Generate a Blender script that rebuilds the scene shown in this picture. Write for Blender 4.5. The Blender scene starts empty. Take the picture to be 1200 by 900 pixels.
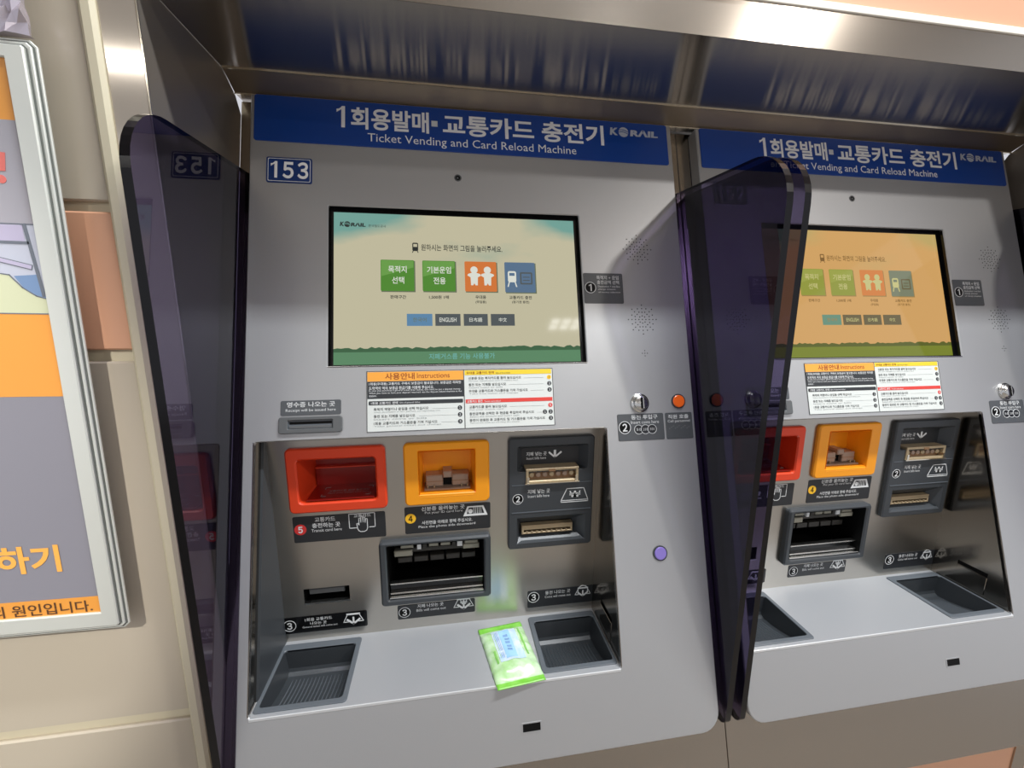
import bpy, bmesh, math, random
from mathutils import Vector, Matrix

random.seed(7)
SC = bpy.context.scene
COL = SC.collection

# ------------------------------------------------------------------ camera
cam_d = bpy.data.cameras.new('camera')
cam_d.sensor_fit = 'HORIZONTAL'; cam_d.sensor_width = 36.0; cam_d.lens = 492.13 / 1200 * 36
cam_d.clip_start = 0.01
cam = bpy.data.objects.new('camera', cam_d); COL.objects.link(cam)
_R = ((0.9875, 0.1558, 0.0239), (-0.1576, 0.9713, 0.1784), (0.0046, -0.1799, 0.9837))   # columns: right, forward, up
m = Matrix(((_R[0][0], _R[0][2], -_R[0][1], 0.3651), (_R[1][0], _R[1][2], -_R[1][1], -0.6485),
            (_R[2][0], _R[2][2], -_R[2][1], 0.1316), (0, 0, 0, 1)))
cam.matrix_world = m
SC.camera = cam

# ------------------------------------------------------------------ world, lights, exposure
SC.view_settings.view_transform = 'Standard'; SC.view_settings.look = 'None'
SC.view_settings.gamma = 1; SC.view_settings.exposure = 0.0; SC.view_settings.use_curve_mapping = False
SC.cycles.max_bounces = 10; SC.cycles.transparent_max_bounces = 16
W = bpy.data.worlds.new('station_hall'); SC.world = W; W.use_nodes = True
W.node_tree.nodes['Background'].inputs[0].default_value = (0.92, 0.93, 1.0, 1)
W.node_tree.nodes['Background'].inputs[1].default_value = 0.70

CEIL = 2.00; FLOOR = -1.25
def area(name, loc, sx, sy, power, col, target=None):
    l = bpy.data.lights.new(name, 'AREA'); l.shape = 'RECTANGLE'; l.size = sx; l.size_y = sy
    l.energy = power; l.color = col
    o = bpy.data.objects.new(name, l); COL.objects.link(o); o.location = loc
    if target:
        o.rotation_euler = (Vector(target) - Vector(loc)).to_track_quat('-Z', 'Y').to_euler()
    return o
area('hall_light_near', (1.20, -0.56, CEIL - .03), 1.4, 0.10, 82, (0.93, 0.97, 1.0))
sp = bpy.data.lights.new('poster_spotlight', 'SPOT'); sp.energy = 470; sp.color = (1.0, 0.97, 0.92); sp.spot_size = math.radians(17.4); sp.spot_blend = .25; sp.shadow_soft_size = .06
so = bpy.data.objects.new('poster_spotlight', sp); COL.objects.link(so); so.location = (-0.62, -2.63, CEIL - .03)
so.rotation_euler = (Vector((-.46, -.078, -.02)) - so.location).to_track_quat('-Z', 'Y').to_euler()
area('hall_light_right', (2.61, -2.30, CEIL - .03), 0.20, 0.20, 40, (1.0, 0.95, 0.90))
area('hall_light_left', (-2.0, -3.54, CEIL - .03), 1.8, 0.12, 13, (1.0, 0.97, 0.93))
area('hall_light_far', (0.6, -5.2, CEIL - .03), 5.0, 0.4, 30, (1.0, 0.97, 0.95))

# ------------------------------------------------------------------ materials
def s2l(c):
    return tuple((x / 255 / 12.92) if x / 255 <= .04045 else ((x / 255 + .055) / 1.055) ** 2.4 for x in c)
def mat(name, rgb, rough=.5, metal=0., spec=.5, emit=0., coat=0., lin=False, noise=0., nscale=60.):
    M = bpy.data.materials.new(name); M.use_nodes = True
    nt = M.node_tree; b = nt.nodes['Principled BSDF']
    c = (rgb if lin else s2l(rgb)) + (1,)
    b.inputs['Base Color'].default_value = c
    b.inputs['Roughness'].default_value = rough; b.inputs['Metallic'].default_value = metal
    b.inputs['Specular IOR Level'].default_value = spec
    b.inputs['Coat Weight'].default_value = coat
    if emit:
        b.inputs['Base Color'].default_value = (0, 0, 0, 1)
        b.inputs['Emission Color'].default_value = c; b.inputs['Emission Strength'].default_value = emit
    if noise:
        tc = nt.nodes.new('ShaderNodeTexCoord'); n = nt.nodes.new('ShaderNodeTexNoise')
        n.inputs['Scale'].default_value = nscale; n.inputs['Detail'].default_value = 5
        bp = nt.nodes.new('ShaderNodeBump'); bp.inputs['Strength'].default_value = noise; bp.inputs['Distance'].default_value = .002
        nt.links.new(tc.outputs['Object'], n.inputs['Vector']); nt.links.new(n.outputs['Fac'], bp.inputs['Height'])
        nt.links.new(bp.outputs['Normal'], b.inputs['Normal'])
        r = nt.nodes.new('ShaderNodeMapRange'); r.inputs['To Min'].default_value = rough * .85; r.inputs['To Max'].default_value = rough * 1.15
        nt.links.new(n.outputs['Fac'], r.inputs['Value']); nt.links.new(r.outputs['Result'], b.inputs['Roughness'])
    return M
def steel(name, rgb, rough, aniso, tangent, grain, bump=.04, metal=1.0):
    """brushed stainless: `tangent` is the direction reflections smear along, grain the noise scale per axis"""
    M = mat(name, rgb, rough, 1.0); nt = M.node_tree; b = nt.nodes['Principled BSDF']
    b.inputs['Anisotropic'].default_value = aniso; b.inputs['Metallic'].default_value = metal
    t = nt.nodes.new('ShaderNodeCombineXYZ')
    for i in range(3): t.inputs[i].default_value = tangent[i]
    nt.links.new(t.outputs[0], b.inputs['Tangent'])
    tc = nt.nodes.new('ShaderNodeTexCoord'); mp = nt.nodes.new('ShaderNodeMapping'); mp.inputs['Scale'].default_value = grain
    n = nt.nodes.new('ShaderNodeTexNoise'); n.inputs['Scale'].default_value = 1; n.inputs['Detail'].default_value = 4
    nt.links.new(tc.outputs['Object'], mp.inputs['Vector']); nt.links.new(mp.outputs[0], n.inputs['Vector'])
    bp = nt.nodes.new('ShaderNodeBump'); bp.inputs['Strength'].default_value = bump; bp.inputs['Distance'].default_value = .0006
    nt.links.new(n.outputs['Fac'], bp.inputs['Height']); nt.links.new(bp.outputs['Normal'], b.inputs['Normal'])
    n2 = nt.nodes.new('ShaderNodeTexNoise'); n2.inputs['Scale'].default_value = 7; n2.inputs['Detail'].default_value = 3
    nt.links.new(tc.outputs['Object'], n2.inputs['Vector'])
    r = nt.nodes.new('ShaderNodeMapRange'); r.inputs['From Min'].default_value = .3; r.inputs['From Max'].default_value = .7
    r.inputs['To Min'].default_value = rough * .8; r.inputs['To Max'].default_value = rough * 1.2
    nt.links.new(n2.outputs['Fac'], r.inputs['Value'])
    return M

SILVER = mat('satin_silver_panel', (186, 187, 188), .42, .65, noise=.03, nscale=500)
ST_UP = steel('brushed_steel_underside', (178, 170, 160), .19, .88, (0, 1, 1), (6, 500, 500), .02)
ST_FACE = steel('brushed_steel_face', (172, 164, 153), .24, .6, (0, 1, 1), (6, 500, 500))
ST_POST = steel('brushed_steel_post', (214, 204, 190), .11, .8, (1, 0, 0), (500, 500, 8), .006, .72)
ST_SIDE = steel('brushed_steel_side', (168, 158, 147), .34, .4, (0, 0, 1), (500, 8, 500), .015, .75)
ST_BACK = steel('brushed_steel_recess', (190, 186, 178), .28, .6, (0, 0, 1), (6, 500, 500), 0)
ST_SHELF = mat('satin_silver_shelf', (186, 189, 193), .36, .45, noise=.03, nscale=300)
ST_STRIP = steel('brushed_steel_strip', (176, 162, 144), .42, .5, (0, 1, 1), (6, 500, 500), .02)
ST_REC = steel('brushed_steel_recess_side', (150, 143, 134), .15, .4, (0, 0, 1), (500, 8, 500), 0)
RED_SHADE = mat('shaded_red_plastic', (138, 22, 14), .2)  # shade inside the reader bay, put into a darker copy of its red plastic
POLISH = mat('polished_edge', (235, 228, 210), .12, 1.0)
CHROME = mat('chrome', (215, 215, 212), .22, 1.0)
INK = mat('white_ink', (222, 224, 224), .5)
INKP = mat('plate_white', (250, 250, 250), .4)
INK_DIM = mat('pale_grey_ink', (150, 152, 152), .5)
BLACK = mat('black_void', (4, 4, 4), .6, spec=.2)
GLOSSBLACK = mat('gloss_black', (8, 8, 9), .15)
LABEL = mat('charcoal_label', (38, 40, 43), .35)
LABELG = mat('grey_label', (82, 85, 88), .35)
PLASTIC = mat('dark_grey_plastic', (58, 62, 66), .38)
PLASTIC2 = mat('slate_plastic', (92, 98, 104), .38)
MIDGREY = mat('mid_grey_plastic', (92, 94, 95), .4)
RED = mat('red_plastic', (222, 66, 30), .35)
REDDOT = mat('red_ink', (205, 52, 50), .4)
YEL = mat('amber_plastic', (250, 160, 24), .35)
YELDOT = mat('yellow_ink', (246, 190, 40), .4)
ORANGE = mat('orange_button', (252, 108, 32), .3)
PURPLE = mat('lilac_button', (140, 122, 205), .3)
BLUE = mat('sign_blue', (12, 66, 150), .3)
NAVY = mat('plate_blue', (22, 56, 118), .3)
BEIGE = mat('worn_beige_metal', (176, 158, 128), .4, .4)
BROWN = mat('brown_rollers', (140, 106, 76), .5)
TAUPE = mat('taupe_metal', (160, 138, 122), .35, .3)
PAPER = mat('white_sheet', (214, 218, 214), .45)
SH_OR = mat('sheet_orange', (240, 164, 64), .45); SH_YE = mat('sheet_yellow', (232, 200, 50), .45)
SH_RE = mat('sheet_red', (214, 66, 58), .45); SH_BK = mat('sheet_charcoal', (46, 49, 52), .45)
SH_TX = mat('sheet_text', (70, 74, 74), .5); SH_BR = mat('sheet_brown_text', (140, 62, 24), .5); SH_LN = mat('sheet_line', (165, 170, 168), .5)

def glass_tint(name, rgb):
    M = bpy.data.materials.new(name); M.use_nodes = True; nt = M.node_tree; nt.nodes.clear()
    out = nt.nodes.new('ShaderNodeOutputMaterial'); mx = nt.nodes.new('ShaderNodeMixShader')
    tr = nt.nodes.new('ShaderNodeBsdfTransparent'); tr.inputs[0].default_value = rgb + (1,)
    gl = nt.nodes.new('ShaderNodeBsdfGlossy'); gl.inputs['Roughness'].default_value = .01; gl.inputs[0].default_value = (.74, .74, .80, 1)
    fr = nt.nodes.new('ShaderNodeFresnel'); fr.inputs[0].default_value = 1.5
    ge = nt.nodes.new('ShaderNodeNewGeometry'); io = nt.nodes.new('ShaderNodeMapRange')   # same index from either face of the sheet
    io.inputs['To Min'].default_value = 1.5; io.inputs['To Max'].default_value = 1 / 1.5
    nt.links.new(ge.outputs['Backfacing'], io.inputs['Value']); nt.links.new(io.outputs[0], fr.inputs['IOR'])
    nt.links.new(fr.outputs[0], mx.inputs[0]); nt.links.new(tr.outputs[0], mx.inputs[1]); nt.links.new(gl.outputs[0], mx.inputs[2])
    nt.links.new(mx.outputs[0], out.inputs[0]); return M
TINT = glass_tint('smoked_violet_acrylic', (.39, .36, .48))
TINT_EDGE = mat('dark_polished_acrylic_edge', (8, 7, 10), .15, spec=.3)

# ------------------------------------------------------------------ frames (u, v, w) -> world point
TH = -0.28574; TC, TS = math.cos(TH), math.sin(TH)
def PANEL(u, v, w): return (u, TC * -w - TS * v, TS * -w + TC * v)      # tilted machine front, w towards the viewer
YB = 0.012; ZS = -0.4175
def BACK(u, v, w): return (u, YB - w, v)                                  # back wall of the recess
def SHELF(u, v, w): return (u, v, ZS + w)                                 # shelf top, u = x, v = y
def WORLD(u, v, w): return (u, v, w)
def XPLANE(x0): return lambda u, v, w: (x0 + w, u, v)                      # u = y, v = z, w = x
def adj(r): return tuple(((.365 + (q - .365) * 1.009) if i % 2 == 0 else (.13 + (q - .13) * 1.009)) for i, q in enumerate(r))

# ------------------------------------------------------------------ mesh builder
class MB:
    def __init__(s): s.v = []; s.f = []; s.m = []; s.mats = []
    def mi(s, M):
        if M not in s.mats: s.mats.append(M)
        return s.mats.index(M)
    def add(s, vs, fs, M):
        b = len(s.v); i = s.mi(M); s.v += [tuple(x) for x in vs]
        for f in fs: s.f.append(tuple(b + k for k in f)); s.m.append(i)
    def poly(s, F, pts, w, M): s.add([F(u, v, w) for u, v in pts], [range(len(pts))], M)
    def quad(s, F, r, w, M): s.poly(F, [(r[0], r[1]), (r[2], r[1]), (r[2], r[3]), (r[0], r[3])], w, M)
    def prism(s, F, pts, w0, w1, M, ch=0., side=None, back=True):
        n = len(pts)
        top = offset(pts, -ch) if ch else pts
        lv = [(pts, w0), (pts, w1 - ch), (top, w1)] if ch else [(pts, w0), (pts, w1)]
        vs = [F(u, v, w) for L, w in lv for u, v in L]; k = len(lv)
        fs = [(a * n + i, a * n + (i + 1) % n, (a + 1) * n + (i + 1) % n, (a + 1) * n + i) for a in range(k - 1) for i in range(n)]
        s.add(vs, fs, side or M)
        s.add([F(u, v, w1) for u, v in top], [tuple(range(n))], M)
        if back: s.add([F(u, v, w0) for u, v in pts], [tuple(reversed(range(n)))], side or M)
    def box(s, F, r, w0, w1, M, ch=0.): s.prism(F, [(r[0], r[1]), (r[2], r[1]), (r[2], r[3]), (r[0], r[3])], w0, w1, M, ch)
    def loft(s, F, loops, M, cap0=False, cap1=False):
        """loops: list of (pts, w), same point count"""
        n = len(loops[0][0]); vs = [F(u, v, w) for L, w in loops for u, v in L]
        fs = [(a * n + i, a * n + (i + 1) % n, (a + 1) * n + (i + 1) % n, (a + 1) * n + i) for a in range(len(loops) - 1) for i in range(n)]
        if cap0: fs.append(tuple(reversed(range(n))))
        if cap1: fs.append(tuple((len(loops) - 1) * n + i for i in range(n)))
        s.add(vs, fs, M)
    def plate(s, F, outline, holes, w0, w1, M, ch=0., hole_w0=None, hole_ch=None, side=None, back=False):
        hole_ch = ch if hole_ch is None else hole_ch
        fo = offset(outline, -ch) if ch else outline
        fh = [offset(h, hole_ch) if hole_ch else h for h in holes]
        bm = bmesh.new()
        for loop in [fo] + fh:
            vs = [bm.verts.new((u, v, 0)) for u, v in loop]
            for i in range(len(vs)): bm.edges.new((vs[i], vs[(i + 1) % len(vs)]))
        bmesh.ops.triangle_fill(bm, use_beauty=True, use_dissolve=False, edges=bm.edges[:])
        bm.verts.index_update()
        co = [tuple(v.co) for v in bm.verts]; tr = [tuple(v.index for v in f.verts) for f in bm.faces]; bm.free()
        s.add([F(u, v, w1) for u, v, _ in co], tr, M)
        if back: s.add([F(u, v, w0) for u, v, _ in co], tr, M)
        for loop, floop, c, wb in [(outline, fo, ch, w0)] + [(h, g, hole_ch, w0 if hole_w0 is None else hole_w0) for h, g in zip(holes, fh)]:
            s.loft(F, ([(floop, w1)] if c else []) + [(loop, w1 - c), (loop, wb)], side or M)
    def disc(s, F, u, v, r, w0, w1, M, n=24, ch=0.): s.prism(F, circ(u, v, r, n), w0, w1, M, ch)
    def ring(s, F, u, v, r0, r1, w0, w1, M, n=28): s.plate(F, circ(u, v, r1, n), [circ(u, v, r0, n)], w0, w1, M)
    def stroke(s, F, pts, wd, w, M, closed=False, h=.0003):
        P = list(pts) + ([pts[0]] if closed else [])
        for (a, b), (c, d) in zip(P[:-1], P[1:]):
            L = math.hypot(c - a, d - b)
            if L < 1e-9: continue
            ex, ey = (c - a) / L * wd / 2, (d - b) / L * wd / 2
            q = [(a - ex + ey, b - ey - ex), (c + ex + ey, d + ey - ex), (c + ex - ey, d + ey + ex), (a - ex - ey, b - ey + ex)]
            s.prism(F, q, w - h, w, M, back=False)
    def text(s, F, body, r, w, M, bold=0., fit='both', align='l'):
        """raised flat lettering fitted into r = (u0, v0, u1, v1)"""
        vs, fs = glyphs(body, bold)
        x0 = min(v[0] for v in vs); x1 = max(v[0] for v in vs); y0 = min(v[1] for v in vs); y1 = max(v[1] for v in vs)
        sx = (r[2] - r[0]) / (x1 - x0); sy = (r[3] - r[1]) / (y1 - y0)
        if fit == 'height': sx = sy
        s.add([F(r[0] + (x - x0) * sx, r[1] + (y - y0) * sy, w) for x, y in vs], fs, M)
    def build(s, name, parent=None, origin=(0, 0, 0), smooth=False, weld=False):
        me = bpy.data.meshes.new(name)
        me.from_pydata([(x - origin[0], y - origin[1], z - origin[2]) for x, y, z in s.v], [], s.f)
        for M in s.mats: me.materials.append(M)
        me.polygons.foreach_set('material_index', s.m)
        bm = bmesh.new(); bm.from_mesh(me); 
        if smooth or weld:
            bmesh.ops.remove_doubles(bm, verts=bm.verts[:], dist=1e-5); bmesh.ops.recalc_face_normals(bm, faces=bm.faces[:])
        bm.to_mesh(me); bm.free()
        if smooth: me.polygons.foreach_set('use_smooth', [True] * len(me.polygons))
        me.update()
        o = bpy.data.objects.new(name, me); COL.objects.link(o)
        if parent: o.parent = parent
        else: o.location = origin
        return o

def offset(pts, d):
    """positive d grows the loop outward"""
    n = len(pts); A = sum(pts[i][0] * pts[(i + 1) % n][1] - pts[(i + 1) % n][0] * pts[i][1] for i in range(n))
    sg = 1 if A > 0 else -1; out = []
    for i in range(n):
        p, q, r = pts[i - 1], pts[i], pts[(i + 1) % n]
        def nrm(a, b):
            L = math.hypot(b[0] - a[0], b[1] - a[1]) or 1; return ((b[1] - a[1]) / L * sg, -(b[0] - a[0]) / L * sg)
        n1, n2 = nrm(p, q), nrm(q, r); k = 1 + n1[0] * n2[0] + n1[1] * n2[1]; k = max(k, .3)
        out.append((q[0] + d * (n1[0] + n2[0]) / k, q[1] + d * (n1[1] + n2[1]) / k))
    return out
def circ(u, v, r, n=24, a0=0.): return [(u + r * math.cos(a0 + 2 * math.pi * i / n), v + r * math.sin(a0 + 2 * math.pi * i / n)) for i in range(n)]
def rect(r): return [(r[0], r[1]), (r[2], r[1]), (r[2], r[3]), (r[0], r[3])]
def rrect(r, rad, n=4):
    rad = rad if isinstance(rad, (tuple, list)) else (rad,) * 4
    cs = [(r[0], r[1], 1, 1, math.pi, rad[0]), (r[2], r[1], -1, 1, 1.5 * math.pi, rad[1]), (r[2], r[3], -1, -1, 0, rad[2]), (r[0], r[3], 1, -1, .5 * math.pi, rad[3])]
    out = []
    for x, y, sx, sy, a, q in cs:
        if q <= 0: out.append((x, y)); continue
        for k in range(n + 1):
            t = a + k / n * math.pi / 2; out.append((x + sx * q + q * math.cos(t), y + sy * q + q * math.sin(t)))
    return out
_gc = {}
def figure_one(b, F, r, w, M):
    u0, v0, u1, v1 = r; W_ = u1 - u0; H = v1 - v0
    b.poly(F, [(u0, v0 + H * .70), (u0 + W_ * .56, v0 + H * .84), (u0 + W_ * .56, v0), (u1, v0), (u1, v1), (u0 + W_ * .62, v1), (u0 + W_ * .5, v0 + H * .93), (u0 + W_ * .25, v0 + H * .865), (u0, v0 + H * .855)], w, M)
def glyphs(body, bold):
    if (body, bold) in _gc: return _gc[body, bold]
    c = bpy.data.curves.new('lettering', 'FONT'); c.body = body
    if body.isdigit(): c.body = ''.join(chr(ord(x) + 0xFEE0) for x in body); c.space_character = .62     # full-width numerals
    c.size = 1.0; c.resolution_u = 2 if len(body) > 16 else 4; c.offset = bold
    o = bpy.data.objects.new('lettering', c); COL.objects.link(o)
    me = bpy.data.meshes.new_from_object(o.evaluated_get(bpy.context.evaluated_depsgraph_get()))
    r = ([(v.co.x, v.co.y) for v in me.vertices], [tuple(p.vertices) for p in me.polygons])
    bpy.data.objects.remove(o); bpy.data.curves.remove(c); bpy.data.meshes.remove(me)
    _gc[body, bold] = r; return r

def tag(o, label=None, cat=None, group=None, kind=None):
    if label: o['label'] = label
    if cat: o['category'] = cat
    if group: o['group'] = group
    if kind: o['kind'] = kind
    return o
def empty(name, loc):
    o = bpy.data.objects.new(name, None); COL.objects.link(o); o.location = loc; o.empty_display_size = .05; return o

# ------------------------------------------------------------------ the setting
PITCH = 0.756
X0, X1 = 0.05, 0.05 + 2 * PITCH            # side walls of the steel alcove
YW = -0.078                                 # plane of the steel post and tiled wall
TILE = mat('beige_tile', (184, 174, 156), .35, noise=.02, nscale=40)
SALMON = mat('salmon_tile', (212, 160, 128), .4)
GROUT = mat('cream_grout', (200, 191, 165), .6)
CREAM = mat('cream_edge_bead', (204, 196, 170), .45)

b = MB()
b.box(WORLD, (-3.2, YW + .006, X0 - .04, YW + .08), FLOOR, CEIL, GROUT)
def tile(x0, z0, x1, z1, M): b.box(lambda u, v, w: (u, YW - w, v), (x0, z0, x1, z1), -.006, .0, M, .002)
for (z0, z1, kind) in ((-1.24, -.95, 'b'), (-.938, -.449, 'b'), (-.4335, .065, 'b'), (.079, .236, 's'), (.247, .742, 'b'), (.754, 1.29, 'b'), (1.302, 1.96, 'b')):
    if kind == 'b':
        tile(-.60, z0, -.005, z1, TILE); tile(-1.21, z0, -.612, z1, TILE); tile(-1.82, z0, -1.222, z1, TILE); tile(-2.5, z0, -1.832, z1, TILE)
    else:
        tile(-.166, z0, -.005, z1, SALMON)
        x = -.166
        while x > -2.3:
            tile(x - .162, z0, x - .008, z1, TILE if int(round((x + .166) / .17)) % 2 == 0 else SALMON); x -= .17
o = b.build('wall_left'); tag(o, kind='structure')

b = MB(); b.prism(lambda u, v, w: (u, v, w), [(-.004, YW + .01), (-.004, YW - .004), (.0, YW - .007), (.008, YW - .007), (.0115, YW - .003), (.0115, YW + .01)], FLOOR, CEIL, CREAM)
tag(b.build('trim_1'), kind='structure')

b = MB()                                     # salmon wall above the canopy, beneath the base and beyond the alcove
b.box(WORLD, (X0 - .04, YW + .008, X1 + 2.6, YW + .08), .505, CEIL, GROUT)
b.box(WORLD, (X0 - .04, YW + .008, X1 + 2.6, YW + .08), FLOOR, -.64, GROUT)
for i, x in enumerate((-.0, .62, 1.24, 1.86, 2.48, 3.10, 3.72)):
    x0 = max(x + .004, X0 - .035)
    for z0, z1 in ((.524, .90), (.91, 1.29), (1.30, 1.96), (-.90, -.65), (-1.24, -.91)):
        b.box(lambda u, v, w: (u, YW + .008 - w, v), (x0, z0, x + .612, z1), .0, .006, SALMON, .002)
tag(b.build('wall_back'), kind='structure')
b = MB()                                     # tiled wall beyond the right end of the alcove
b.box(WORLD, (X1 + .038, YW + .008, X1 + 2.6, YW + .08), -.64, .505, GROUT)
for x in (0, .612, 1.224, 1.836):
    for z0, z1, M in ((-.62, -.449, TILE), (-.4335, .065, TILE), (.079, .236, SALMON), (.247, .495, TILE)):
        b.box(lambda u, v, w: (u, YW + .008 - w, v), (X1 + .042 + x, z0, X1 + .642 + x, z1), .0, .006, M, .002)
tag(b.build('wall_right'), kind='structure')

def yz_on_base(z_panel, off=-.0256): p = PANEL(0, z_panel, off); return (p[1], p[2])
# left post with the side wall of the alcove
b = MB()
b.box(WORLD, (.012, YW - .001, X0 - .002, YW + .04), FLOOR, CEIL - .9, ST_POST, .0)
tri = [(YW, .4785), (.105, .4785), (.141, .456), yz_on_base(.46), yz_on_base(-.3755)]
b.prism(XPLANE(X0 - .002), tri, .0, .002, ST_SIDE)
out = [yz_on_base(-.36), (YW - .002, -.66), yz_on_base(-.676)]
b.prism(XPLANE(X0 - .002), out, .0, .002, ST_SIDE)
b.box(lambda u, v, w: (u, YW - w, v), (X0 - .0012, -.37, X0 + .0004, CEIL - .9), .0006, .0016, POLISH)
tag(b.build('trim_2'), kind='structure')
b = MB()
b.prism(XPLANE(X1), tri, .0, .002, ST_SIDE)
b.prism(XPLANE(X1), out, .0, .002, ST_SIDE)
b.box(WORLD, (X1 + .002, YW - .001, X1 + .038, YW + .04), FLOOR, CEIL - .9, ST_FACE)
tag(b.build('trim_3'), kind='structure')
# canopy: fascia, mirror-like underside, slanted strip
b = MB()
prof = [(YW - .002, .478), (YW - .002, .5235), (YW + .004, .528), (YW + .06, .528), (.185, .52), (.185, .459), (.139, .459), (.103, .478)]
b.prism(lambda u, v, w: (w, u, v), prof, X0 + .0005, X1 - .0005, ST_UP)
b.quad(lambda u, v, w: (u, YW - .002 - w, v), (X0 - .038, .478, X1 + .038, .5235), .0006, ST_FACE)
b.box(lambda u, v, w: (u, YW - .002 - w, v), (X0 - .038, .5235, X1 + .038, .5335), -.012, .003, mat('white_seal', (232, 226, 214), .4), .001)
b.box(lambda u, v, w: (u, v, w), (X0 + .001, .136, X1 - .001, .139), .4572, .4592, POLISH)
b.quad(lambda u, v, w: (u, .103 + v * .036, .478 - v * .019 - w), (X0 + .001, .0, X1 - .001, 1.), .0004, ST_STRIP)
b.box(lambda u, v, w: (u, v, w), (X0 + .001, .1015, X1 - .001, .1040), .4764, .4780, POLISH)
tag(b.build('trim_4'), kind='structure')
# tilted steel surround behind each machine, the seam between them, the base below
for k in (0, 1):
    b = MB()
    xa = X0 + k * PITCH + (.0006 if k else 0); xb = X0 + (k + 1) * PITCH - (0 if k else .0006)
    b.plate(PANEL, rect((xa, -.676, xb, .484)), [rect((xa + .036, -.528, xb - .036, .455))], -.033, -.0256, ST_FACE, .0008)
    tag(b.build('trim_%d' % (5 + k)), kind='structure')

b = MB(); b.box(WORLD, (-3.2, -12.0, 4.2, YW + .08), FLOOR - .05, FLOOR, mat('grey_granite', (150, 144, 136), .25, noise=.02, nscale=90))
tag(b.build('floor'), kind='structure')
b = MB(); b.box(WORLD, (-3.2, -12.0, 4.2, YW + .08), CEIL, CEIL + .05, mat('ceiling_panel', (190, 188, 184), .7))
tag(b.build('ceiling'), kind='structure')

# ------------------------------------------------------------------ ceiling light seen in the screen's reflection
LIGHT_E = mat('lit_diffuser', (255, 255, 255), .5, emit=16.0)
LX, LY = 1.638, -3.134
b0 = (LX, LY, CEIL)
cl = empty('ceiling_light', b0)
tag(cl, 'six pane white ceiling light, mirrored small in the screen of machine 153', 'ceiling light')
b = MB(); b.box(WORLD, (LX - .20, LY - .14, LX + .20, LY + .14), CEIL - .03, CEIL, mat('light_housing', (70, 70, 70), .5))
b.build('housing', cl, b0)
for i in range(3):
    for j in range(2):
        b = MB(); x = LX - .120 + i * .120; y = LY - .060 + j * .120
        b.box(WORLD, (x - .043, y - .043, x + .043, y + .043), CEIL - .034, CEIL - .0305, LIGHT_E); b.build('diffuser', cl, b0)

# ------------------------------------------------------------------ ticket machine
O1 = (0.428, 0.0, -0.56)
M1 = empty('ticket_machine', O1)
tag(M1, 'silver ticket vending machine numbered 153 with a green packet on its shelf', 'ticket machine', 'ticket vending machines')
def part(b, name, parent=None, smooth=False, label=None, weld=False):
    o = b.build(name, parent or M1, O1, smooth, weld)
    if label: o['label'] = label
    return o

REC = (.0905, -.4351, .6228, -.0645)           # recess opening on the panel
SCR = (.1905, .0441, .5964, .2992)             # screen opening
b = MB()
b.plate(PANEL, rrect((.0752, -.547, .7806, .4778), (.03, .03, .002, .002), 6), [rrect(SCR, .001, 1), rrect(REC, .004, 3)], -.0245, 0, SILVER, .0015, hole_w0=-.006)
part(b, 'front_panel')
b = MB()                                        # closed body behind the front
b.prism(XPLANE(.09), [PANEL(0, -.52, -.0247)[1:], PANEL(0, .455, -.0247)[1:], (.34, .44), (.34, -.52)], 0, .004, PLASTIC)
b.prism(XPLANE(.762), [PANEL(0, -.52, -.0247)[1:], PANEL(0, .455, -.0247)[1:], (.34, .44), (.34, -.52)], 0, .004, PLASTIC)
b.box(WORLD, (.09, .336, .766, .34), -.52, .44, PLASTIC)
b.box(WORLD, (.09, .16, .766, .34), .436, .44, PLASTIC)
part(b, 'housing')

# ---- recess: steel lining with openings
ye, ze = PANEL(0, -.0645, 0)[1:]
b = MB()
holes = [rect((.134, -.173, .254, -.099)), rect((.318, -.169, .410, -.0955)), rect((.470, -.275, .607, -.086)), rect((.260, -.353, .425, -.253)), rect(adj((.1294, -.3462, .2003, -.3198)))]
b.plate(BACK, rect((REC[0], ZS, REC[2], ze)), holes, -.002, 0, ST_BACK)
b.quad(lambda u, v, w: (u, v, ze), (REC[0], ye, REC[2], YB), 0, ST_UP)
part(b, 'recess_back')
side = [(ye, ze), (YB, ze), (YB, ZS), (PANEL(0, -.4351, 0)[1], ZS)]
b = MB()
b.prism(XPLANE(REC[0] - .002), side, 0, .002, ST_REC)
part(b, 'recess_side')
b = MB()
b.plate(lambda u, v, w: (REC[2] + .002 - w, u, v), side, [rect((-.078, -.3735, -.030, -.3655))], 0, .002, ST_REC)
b.box(XPLANE(REC[2] + .0022), (-.082, -.38, -.026, -.36), 0, .01, BLACK)
b.box(lambda u, v, w: (REC[2] - w, u, v), (-.078, -.410, -.030, -.3745), 0, .0012, ST_REC, .0006)
part(b, 'recess_side')

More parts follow.
